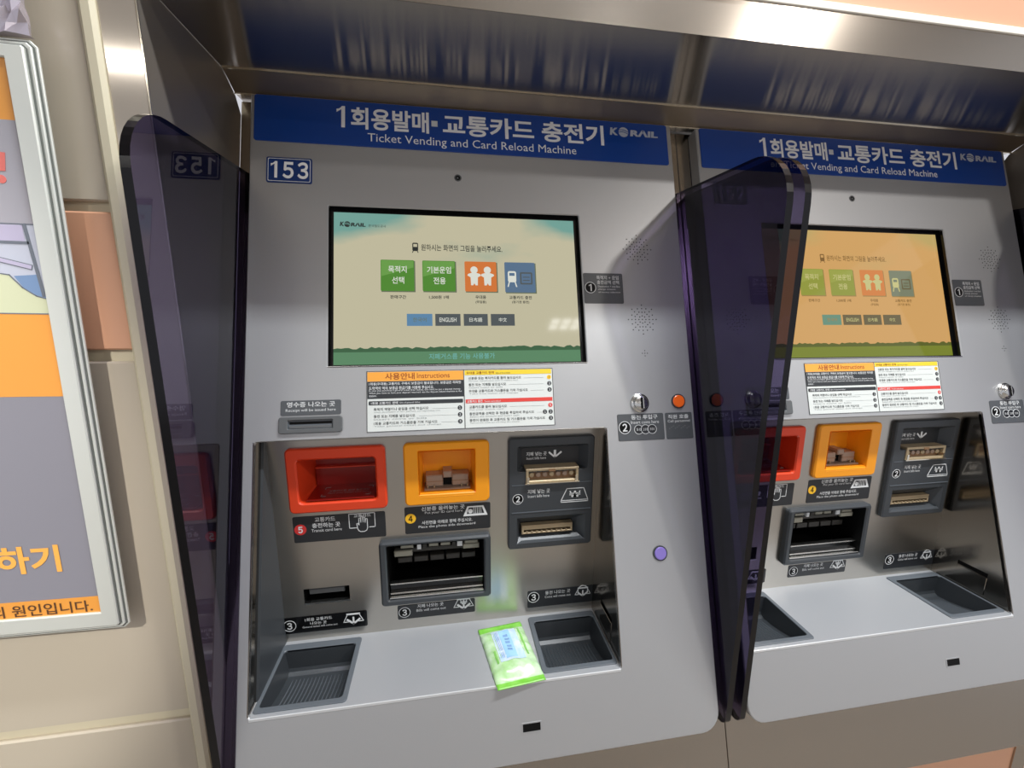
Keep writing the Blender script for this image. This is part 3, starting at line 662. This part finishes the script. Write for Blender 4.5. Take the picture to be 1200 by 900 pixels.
# ---- bill acceptor
BU = (.4645, -.2805, .6130, -.0802)
b = MB()
h1 = rrect((.4800, -.1387, .6015, -.0955), .003, 2); h2 = rect((.4945, -.1580, .5845, -.1412)); h3 = rect((.4800, -.2700, .6003, -.2232))
b.plate(F, rrect(BU, .006, 4), [h1, h2, h3], 0, .008, PLASTIC, .002, hole_ch=.0008)
b.loft(F, [(h1, .0075), (rrect((.4890, -.1375, .5900, -.1040), .003, 2), -.010)], PLASTIC); b.poly(F, rrect((.4890, -.1375, .5900, -.1040), .003, 2), -.010, LABEL)
b.loft(F, [(h3, .0075), (rect((.4885, -.2575, .5815, -.2395)), -.010)], PLASTIC); b.poly(F, rect((.4885, -.2575, .5815, -.2395)), -.010, BLACK)
b.box(F, (.4705, -.1634, .6095, -.1624), .0075, .0085, PLASTIC2); b.box(F, (.4705, -.2130, .6095, -.2115), .0075, .0088, PLASTIC2)
b.poly(F, [(.4800, -.2700), (.6003, -.2700), (.5930, -.2640), (.4870, -.2640)], .0082, PLASTIC2)  # bluish highlight of the bottom lip, painted as a paler slate face
w = -.0096
b.text(F, '지폐 넣는 곳', (.4980, -.1185, .5335, -.1115), w, INK, .012); b.text(F, 'Insert bills here', (.4985, -.1250, .5325, -.1205), w, INK, 0)
b.stroke(F, [(.5385, -.1140), (.5480, -.1225), (.5585, -.1140)], .0030, w + .0002, INK); b.stroke(F, [(.5480, -.1195), (.5480, -.1115)], .0042, w + .0003, INK)
w = .0083
num(b, F, .4808, -.1875, .0092, w, '2')
b.text(F, '지폐 넣는 곳', (.4975, -.1790, .5360, -.1715), w, INK, .012); b.text(F, 'Insert bills here', (.4980, -.1862, .5350, -.1812), w, INK, 0)
b.stroke(F, [(.5560, -.1985), (.6040, -.1985), (.6040, -.1955), (.5960, -.1740), (.5660, -.1740), (.5560, -.1955)], .0013, w, INK, True); b.stroke(F, [(.5560, -.1955), (.6040, -.1955)], .0010, w, INK)
b.text(F, '₩', (.5705, -.1900, .5905, -.1785), w, INK, .01)
bu = part(b, 'bill_acceptor', label='black bill acceptor with two slots')
b = MB()
b.plate(F, rect((.4938, -.1592, .5852, -.1340)), [rect((.4985, -.1555, .5805, -.1385))], -.012, .0105, BEIGE, .0008)
b.box(F, (.4980, -.1560, .5810, -.1380), -.014, .001, BROWN)
for i in range(7): b.disc(F, .5045 + .0116 * i, -.147, .0044, .001, .0055, BEIGE if i % 3 == 0 else TAUPE, 14, .001)
b.box(F, (.4925, -.1605, .5865, -.1585), .004, .0125, POLISH); b.box(F, (.5330, -.1395, .5440, -.1350), .0, .0112, BROWN)
b.box(F, (.4955, -.1590, .4995, -.1480), .004, .0118, POLISH); b.box(F, (.5795, -.1590, .5835, -.1480), .004, .0118, POLISH)
part(b, 'bill_slot', bu, label='metal framed bill slot with rollers')
b = MB()
b.plate(F, rect((.4890, -.2570, .5800, -.2410)), [rect((.4930, -.2540, .5765, -.2490))], -.010, .0015, BEIGE, .0006)
b.box(F, (.4925, -.2545, .5770, -.2485), -.012, -.008, BLACK)
for i in range(9): b.box(F, (.497 + .0088 * i, -.2550, .500 + .0088 * i, -.2520), -.009, .002, BEIGE)
part(b, 'bill_slot', bu, label='narrow beige toothed bill slot')

# ---- bill dispenser window
b = MB()
OUT = (.2508, -.3636, .4341, -.2468); hin = rrect((.2630, -.3515, .4224, -.2546), .002, 2)
b.plate(F, rrect(OUT, .006, 4), [hin], 0, .012, PLASTIC, .003)
b.loft(F, [(hin, .010), (rrect((.2640, -.3510, .4214, -.2546), .002, 2), -.090)], BLACK); b.poly(F, rrect((.2640, -.3510, .4214, -.2546), .002, 2), -.090, BLACK)
bd = part(b, 'bill_dispenser', label='dark framed window where bills come out')
b = MB(); GREY = mat('mechanism_grey', (146, 144, 130), .45); DK = mat('mechanism_dark', (44, 42, 38), .45)
for x0, x1, dz, M in ((.283, .304, 0, GREY), (.310, .317, .004, INK), (.319, .327, .002, DK), (.330, .346, 0, GREY), (.350, .366, .0, GREY), (.369, .376, .002, DK), (.378, .387, .004, INK), (.391, .414, .0, GREY)):
    b.box(F, (x0, -.2720 - dz, x1, -.2548), -.045, -.010, M, .001)
b.box(F, (.272, -.2830, .416, -.2735), -.050, -.014, DK, .002); b.box(F, (.272, -.2860, .302, -.2760), -.050, -.009, GREY, .001); b.box(F, (.388, -.2810, .416, -.2725), -.050, -.009, GREY, .001)
for i in range(5): b.box(F, (.276 + .0275 * i, -.3060, .300 + .0275 * i, -.2960), -.060, -.022, DK, .001)
part(b, 'note_mechanism', bd)
b = MB()
b.box(F, (.2650, -.3450, .4205, -.3300), -.010, -.002, GLOSSBLACK); b.box(F, (.2645, -.3312, .4212, -.3288), -.010, .001, CHROME, .0006); b.box(F, (.2645, -.3472, .4212, -.3440), -.008, .004, CHROME, .0008); b.box(F, (.2640, -.3512, .4216, -.3488), -.008, .0095, CHROME, .0006)
part(b, 'shutter', bd)
b, w = label_plate(adj((.2752, -.3935, .4064, -.3672)), F, LABEL)
num(b, F, .2860, -.3850, .0098, w, '3')
b.text(F, '지폐 나오는 곳', (.3080, -.3790, .3520, -.3720), w, INK, .01); b.text(F, 'Bills will come out', (.3060, -.3860, .3560, -.3812), w, INK, 0)
def exit_icon(b, u, v, s, w, won):
    b.stroke(F, [(u - .010 * s, v + .010 * s), (u + .010 * s, v + .010 * s)], .003 * s, w, INK)
    b.stroke(F, [(u - .010 * s, v + .009 * s), (u - .017 * s, v - .005 * s), (u - .009 * s, v - .005 * s)], .0012 * s, w, INK); b.stroke(F, [(u + .010 * s, v + .009 * s), (u + .017 * s, v - .005 * s), (u + .009 * s, v - .005 * s)], .0012 * s, w, INK)
    b.stroke(F, [(u - .010 * s, v - .001 * s), (u, v - .009 * s), (u + .010 * s, v - .001 * s)], .0034 * s, w + .0001, INK); b.stroke(F, [(u, v - .006 * s), (u, v + .003 * s)], .003 * s, w + .0002, INK)
    if won: b.text(F, '₩', (u - .006 * s, v + .000 * s, u + .006 * s, v + .0085 * s), w + .0003, INK, .01)
exit_icon(b, .3870, -.3805, 1.0, w, True)
part(b, 'step_label', label='black bill exit label with a circled 3')

# ---- ticket card slot and label
cs = adj((.1294, -.3462, .2003, -.3198))
b = MB()
b.loft(F, [(rect(cs), 0), (rect(cs), -.045)], BLACK); b.poly(F, rect(cs), -.045, BLACK)
b.box(F, (.1330, -.3400, .1890, -.3305), -.030, -.008, MIDGREY, .001); b.box(F, (cs[0], cs[1] - .0012, cs[2] + .001, cs[1] + .0014), -.006, .0012, CHROME); b.box(F, (.1310, -.3225, .1960, -.3215), -.010, -.002, MIDGREY)
for x in (.147, .160): b.box(F, (x, -.3265, x + .007, -.3222), -.02, -.003, MIDGREY)
part(b, 'card_slot')
b, w = label_plate((.0921, -.4030, .2242, -.3730), F, GLOSSBLACK)
num(b, F, .1012, -.3880, .0102, w, '3')
b.text(F, '1회용 교통카드', (.1255, -.3825, .1680, -.3765), w, INK, .01); b.text(F, '나오는 곳', (.1330, -.3895, .1590, -.3840), w, INK, .01); b.text(F, 'General ticket will come out', (.1210, -.3945, .1760, -.3910), w, INK, 0)
exit_icon(b, .2020, -.3870, .95, w, False)
part(b, 'step_label', label='glossy black ticket exit label with a circled 3')
b, w = label_plate(adj((.4998, -.3980, .6215, -.3645)), F, LABEL)
num(b, F, .5120, -.3820, .0105, w, '3')
b.text(F, '동전 나오는 곳', (.5335, -.3790, .5800, -.3720), w, INK, .01); b.text(F, 'Coins will come out', (.5330, -.3860, .5810, -.3812), w, INK, 0)
b.ring(F, .6040, -.3775, .0085, .0100, w - .0003, w, INK); exit_icon(b, .6040, -.3815, .85, w + .0001, False)
part(b, 'step_label', label='black coin exit label with a circled 3')

# ---- smoked side screens
def side_screen(x0, x1):
    pts = [(.1255, .3370), (-.085, .3335)] + [(-.085 - .070 * math.sin(t), .2635 + .070 * math.cos(t)) for t in [math.pi / 2 * k / 10 for k in range(1, 11)]] + [(-.1545, .05), (-.1525, -.495)] + [(-.1345 - .018 * math.cos(t), -.506 - .018 * math.sin(t)) for t in (.3, .7, 1.1, 1.5)] + [(-.124, -.521)]
    b = MB(); Fx = XPLANE(0)
    b.prism(Fx, pts, x0, x1, TINT, side=None)
    # edges get the dark polished finish
    i = b.mi(TINT_EDGE)
    for k in range(len(pts)): b.m[k] = i
    part(b, 'side_screen', label='smoked violet acrylic side screen', weld=True)
side_screen(.0580, .0675); side_screen(.7885, .7980)

# ---- second machine: copies of every part but the number plate and the monitor
O2 = (O1[0] + PITCH, O1[1], O1[2])
M2 = empty('ticket_machine', O2)
tag(M2, 'silver ticket vending machine numbered 152 with an orange-tinted screen, partly behind smoked panels', 'ticket machine', 'ticket vending machines')
for ch in list(M1.children):
    n = ch.name.split('.')[0]
    if n in ('number_plate', 'monitor'): continue
    c = ch.copy(); c.parent = M2; COL.objects.link(c)
    for g in list(ch.children):
        d = g.copy(); d.parent = c; COL.objects.link(d)
number_plate('152', M2, PITCH, O2)
monitor(M2, PITCH, O2, PAL2, False)

# ------------------------------------------------------------------ wet wipe packet on the shelf
P00, P10, P11, P01 = (.4291, -.1329), (.5026, -.1252), (.4849, -.0035), (.4097, -.0121)
OP = (.456, -.068, ZS + .001)
pk = empty('wipes_packet', OP); tag(pk, 'green wet wipes packet lying on the steel shelf of machine 153', 'packet')
def packet_mat(name, a, bcol, rough):
    M = mat(name, a, rough); nt = M.node_tree; pb = nt.nodes['Principled BSDF']
    tc = nt.nodes.new('ShaderNodeTexCoord'); n = nt.nodes.new('ShaderNodeTexNoise'); n.inputs['Scale'].default_value = 60; n.inputs['Detail'].default_value = 3
    cr = nt.nodes.new('ShaderNodeValToRGB'); cr.color_ramp.elements[0].position = .4; cr.color_ramp.elements[1].position = .62
    cr.color_ramp.elements[0].color = s2l(a) + (1,); cr.color_ramp.elements[1].color = s2l(bcol) + (1,)
    nt.links.new(tc.outputs['Object'], n.inputs['Vector']); nt.links.new(n.outputs['Fac'], cr.inputs[0]); nt.links.new(cr.outputs[0], pb.inputs['Base Color'])
    return M
PK_G = packet_mat('packet_green', (116, 192, 62), (136, 206, 88), .3); PK_P = packet_mat('packet_pale', (170, 212, 148), (200, 226, 190), .25)
PK_L = packet_mat('packet_label', (216, 228, 240), (186, 214, 240), .35); PK_B = mat('packet_blue', (158, 204, 236), .4); PK_D = mat('packet_deep_green', (132, 196, 96), .4)
def pk_pt(s, t, h=0.):
    x = (P00[0] * (1 - s) + P10[0] * s) * (1 - t) + (P01[0] * (1 - s) + P11[0] * s) * t
    y = (P00[1] * (1 - s) + P10[1] * s) * (1 - t) + (P01[1] * (1 - s) + P11[1] * s) * t
    return (x, y, ZS + .0012 + h)
def pk_h(s, t):
    e = max(0, min(1, (t - .06) / .16)) * max(0, min(1, (.94 - t) / .16)); e = e * e * (3 - 2 * e)
    k = max(0, math.sin(math.pi * min(1, max(0, s)))) ** .55
    return .0105 * e * k + .0008 * math.sin(s * 23 + t * 9) * e * k + .0005 * math.sin(t * 40 + s * 6) * (.3 + e)
b = MB(); NS, NT = 22, 40
grid = [[pk_pt(i / NS + (0 if 0 < i < NS else .004 * math.sin(j * 1.3) * (1 if i == 0 else -1)), j / NT, pk_h(i / NS, j / NT) + .0008) for j in range(NT + 1)] for i in range(NS + 1)]
low = [[pk_pt(i / NS, j / NT, 0.) for j in range(NT + 1)] for i in range(NS + 1)]
for i in range(NS):
    for j in range(NT):
        t = (j + .5) / NT; M = PK_G if t < .085 or t > .90 else (PK_P if i > 2 and i < NS - 3 else PK_P)
        b.add([grid[i][j], grid[i + 1][j], grid[i + 1][j + 1], grid[i][j + 1]], [(0, 1, 2, 3)], M)
        b.add([low[i][j], low[i + 1][j], low[i + 1][j + 1], low[i][j + 1]], [(3, 2, 1, 0)], PK_G)
for j in range(NT):
    for i in (0, NS): b.add([low[i][j], low[i][j + 1], grid[i][j + 1], grid[i][j]], [(0, 1, 2, 3)], PK_P)
for i in range(NS):
    for j in (0, NT): b.add([low[i][j], low[i + 1][j], grid[i + 1][j], grid[i][j]], [(0, 1, 2, 3)], PK_G)
o = b.build('wrapper', pk, OP, True)
b = MB()
def patch(s0, t0, s1, t1, M, dh, n=10):
    g = [[pk_pt(s0 + (s1 - s0) * i / n, t0 + (t1 - t0) * j / n, pk_h(s0 + (s1 - s0) * i / n, t0 + (t1 - t0) * j / n) + .0010 + dh) for j in range(n + 1)] for i in range(n + 1)]
    for i in range(n):
        for j in range(n): b.add([g[i][j], g[i + 1][j], g[i + 1][j + 1], g[i][j + 1]], [(0, 1, 2, 3)], M)
patch(.22, .30, .76, .84, PK_L, .0004); patch(.36, .34, .60, .80, PK_B, .0008)
patch(.82, .36, .86, .84, PK_D, .0004); patch(.14, .30, .18, .50, PK_D, .0004)
for k in range(5): patch(.44 + .01 * (k % 2), .44 + .06 * k, .54 + .01 * (k % 2), .475 + .06 * k, mat('packet_ink', (124, 160, 204), .4) if k == 0 else bpy.data.materials['packet_ink'], .0011, 3)
for k in range(4): patch(.25 + .025 * k, .36, .258 + .025 * k, .78, PK_D if k == 0 else bpy.data.materials['packet_ink'], .0008, 6)
b.build('resealable_label', pk, OP, True)

# ------------------------------------------------------------------ poster frame on the tiled wall
PA = math.atan(.015); pc, ps = math.cos(PA), math.sin(PA); YP = -.105
def POSTER(u, v, w): return (-.0536 + pc * u + ps * v, YP - w, -.2694 - ps * u + pc * v)
OPF = POSTER(-.45, 0, -.02)
pf = empty('poster_frame', OPF); tag(pf, 'aluminium framed orange and grey safety poster hung on the tiled wall', 'poster')
ALU = mat('satin_aluminium', (218, 221, 214), .34, .4); ALU_D = mat('aluminium_groove', (120, 124, 120), .35, .6)
UL = -.90; VT = .6562
b = MB()
def fr(o, i, w0, w1, M, ch=.0):
    b.plate(POSTER, rect((UL + o, o, -o, VT - o)), [rect((UL + i, i * .95, -i, VT - i * .62))], w0, w1, M, ch)
ol = lambda d, c: [(UL + d, d), (-d - c, d), (-d, d + c), (-d, VT - d - c), (-d - c, VT - d), (UL + d, VT - d)]
inn = [(UL + .02, .020), (-.0180, .020), (-.0180, VT - .0125), (UL + .02, VT - .0125)]
b.plate(POSTER, ol(.0, .002), [inn], -.0030, 0, ALU, .0012)
b.plate(POSTER, ol(-.0015, .003), [inn], -.0050, -.0030, ALU_D)
b.plate(POSTER, ol(-.0045, .004), [inn], -.0060, -.0040, ALU, .0008)
b.plate(POSTER, ol(-.0060, .005), [inn], -.0070, -.0058, ALU_D)
b.plate(POSTER, ol(-.0080, .006), [inn], -.0085, -.0066, ALU, .0006)
b.build('frame', pf, OPF)
b = MB(); b.box(POSTER, (UL + .004, .004, -.004, VT - .004), -.0105, -.0085, LABELG); b.box(POSTER, (UL + .05, .05, -.05, VT - .05), -.0262, -.0105, PLASTIC)
b.build('backing', pf, OPF)
b = MB()
P_G = mat('poster_grey', (132, 131, 140), .3); P_O = mat('poster_orange', (224, 152, 66), .3); P_W = mat('poster_pale', (180, 184, 198), .3); P_C = mat('poster_cream', (196, 200, 168), .3)
P_R = mat('poster_red', (216, 112, 104), .3); P_B = mat('poster_blue', (112, 138, 174), .3); P_L = mat('poster_line', (104, 110, 120), .3); P_T = mat('poster_brown', (88, 58, 36), .4); P_OT = mat('poster_orange_text', (240, 172, 80), .4)
P_LB = mat('poster_lilac', (176, 170, 194), .3)
L, Rr = UL + .0195, -.0176; pw = -.003
def vz(z): return (z + .2694) / pc - .015 * .02     # world height on the right margin -> poster v
b.quad(POSTER, (L, .0195, Rr, VT - .012), pw, P_G)
b.quad(POSTER, (L, vz(.3176), Rr, VT - .0122), pw + .0002, P_O)
b.quad(POSTER, (L, vz(.2160), Rr, vz(.3176)), pw + .0002, mat('poster_light_grey', (160, 158, 166), .3))
b.quad(POSTER, (L, vz(.1219), Rr, vz(.2160)), pw + .0002, P_W)
b.quad(POSTER, (L, vz(.0287), Rr, vz(.1219)), pw + .0002, P_O)
b.quad(POSTER, (L, .0198, Rr, vz(-.2271)), pw + .0002, P_O)
b.stroke(POSTER, [(L, vz(.2160)), (Rr, vz(.2160))], .0012, pw + .0005, P_L); b.stroke(POSTER, [(L, vz(.1219)), (Rr, vz(.1219))], .0012, pw + .0005, P_L)
# picture panel: step edge, handrail and a curved cream guard
b.poly(POSTER, [(Rr - .060, vz(.1225)), (Rr, vz(.1225)), (Rr, vz(.138)), (Rr - .010, vz(.141)), (Rr - .022, vz(.150)), (Rr - .032, vz(.163)), (Rr - .052, vz(.166))], pw + .0004, P_C)
b.poly(POSTER, [(Rr - .001, vz(.139)), (Rr - .010, vz(.142)), (Rr - .021, vz(.150)), (Rr - .028, vz(.162)), (Rr - .006, vz(.164))], pw + .0005, P_B)
b.stroke(POSTER, [(Rr, vz(.138)), (Rr - .010, vz(.141)), (Rr - .022, vz(.150)), (Rr - .032, vz(.163)), (Rr - .052, vz(.166)), (Rr - .060, vz(.1225))], .0012, pw + .0007, P_L)
b.stroke(POSTER, [(Rr - .055, vz(.183)), (Rr - .012, vz(.172))], .0058, pw + .0005, P_L); b.stroke(POSTER, [(Rr - .055, vz(.183)), (Rr - .012, vz(.172))], .0040, pw + .0008, P_LB)
b.quad(POSTER, (Rr - .048, vz(.198), Rr - .012, vz(.215)), pw + .0004, P_LB); b.stroke(POSTER, [(Rr - .048, vz(.215)), (Rr - .048, vz(.197)), (Rr - .010, vz(.197))], .003, pw + .0006, P_L)
b.stroke(POSTER, [(Rr - .010, vz(.215)), (Rr + -.003, vz(.142))], .0034, pw + .0006, P_L); b.stroke(POSTER, [(Rr - .047, vz(.216)), (Rr - .052, vz(.252))], .0010, pw + .0006, P_L)
b.stroke(POSTER, [(Rr - .075, vz(.252)), (Rr - .052, vz(.252))], .0010, pw + .0006, P_L)
ex = -.0385
b.poly(POSTER, [(ex - .0035, vz(.268)), (ex + .0030, vz(.268)), (ex + .0055, vz(.286)), (ex - .0055, vz(.287))], pw + .0006, P_R); b.prism(POSTER, circ(ex - .002, vz(.260), .0042, 16), pw, pw + .0006, P_R)
b.prism(POSTER, [(ex - .012, vz(.262)), (ex - .008, vz(.270)), (ex - .0085, vz(.280)), (ex - .013, vz(.290)), (ex - .030, vz(.296)), (ex - .045, vz(.280)), (ex - .030, vz(.256)), (ex - .016, vz(.254))], pw, pw + .0006, P_R)
b.text(POSTER, '하기', (-.1190, .0790, -.0520, .1150), pw + .0006, P_OT, .03)
b.text(POSTER, '의 원인입니다.', (-.1345, .0215, -.0270, .0375), pw + .0006, P_T, .012)
b.build('poster_print', pf, OPF)

# ------------------------------------------------------------------ foil wrapped board above the frame
OF = (-.14, YW, .394)
b = MB(); FOIL = mat('crumpled_silver_foil', (206, 198, 208), .25, .6)
rf = random.Random(11); NX, NZ = 30, 26
def fp(i, j):
    x = -.30 + (.2615) * i / NX; z = .3975 + (-.0385 - x) * .015 + .24 * j / NZ
    return (x + rf.uniform(-.002, .002) * (0 < i), YW - .024 + rf.uniform(-.0035, .0035) - .004 * math.sin(i * .9) * math.sin(j * .7), z + (rf.uniform(-.002, .002) if j else 0))
g = [[fp(i, j) for j in range(NZ + 1)] for i in range(NX + 1)]
for i in range(NX):
    for j in range(NZ): b.add([g[i][j], g[i + 1][j], g[i + 1][j + 1], g[i][j + 1]], [(0, 1, 2), (0, 2, 3)], FOIL)
YF = YW - .0165
for j in range(NZ): b.add([g[NX][j], g[NX][j + 1], (g[NX][j + 1][0] - .003, YF, g[NX][j + 1][2]), (g[NX][j][0] - .003, YF, g[NX][j][2])], [(3, 2, 1, 0)], FOIL)
for i in range(NX): b.add([g[i][0], g[i + 1][0], (g[i + 1][0][0], YF, g[i + 1][0][2]), (g[i][0][0], YF, g[i][0][2])], [(0, 3, 2, 1)], FOIL)
b.box(lambda u, v, w: (u, YF + .001 - w, v), (-.295, .403, -.044, .63), 0, .0012, FOIL)
b.box(lambda u, v, w: (u, YW - w, v), (-.27, .44, -.09, .60), 0, -(YF - YW) , PLASTIC)
o = b.build('foil_wrapped_board', None, OF); tag(o, 'crumpled silver foil wrapped board on the wall just above the poster frame', 'board')
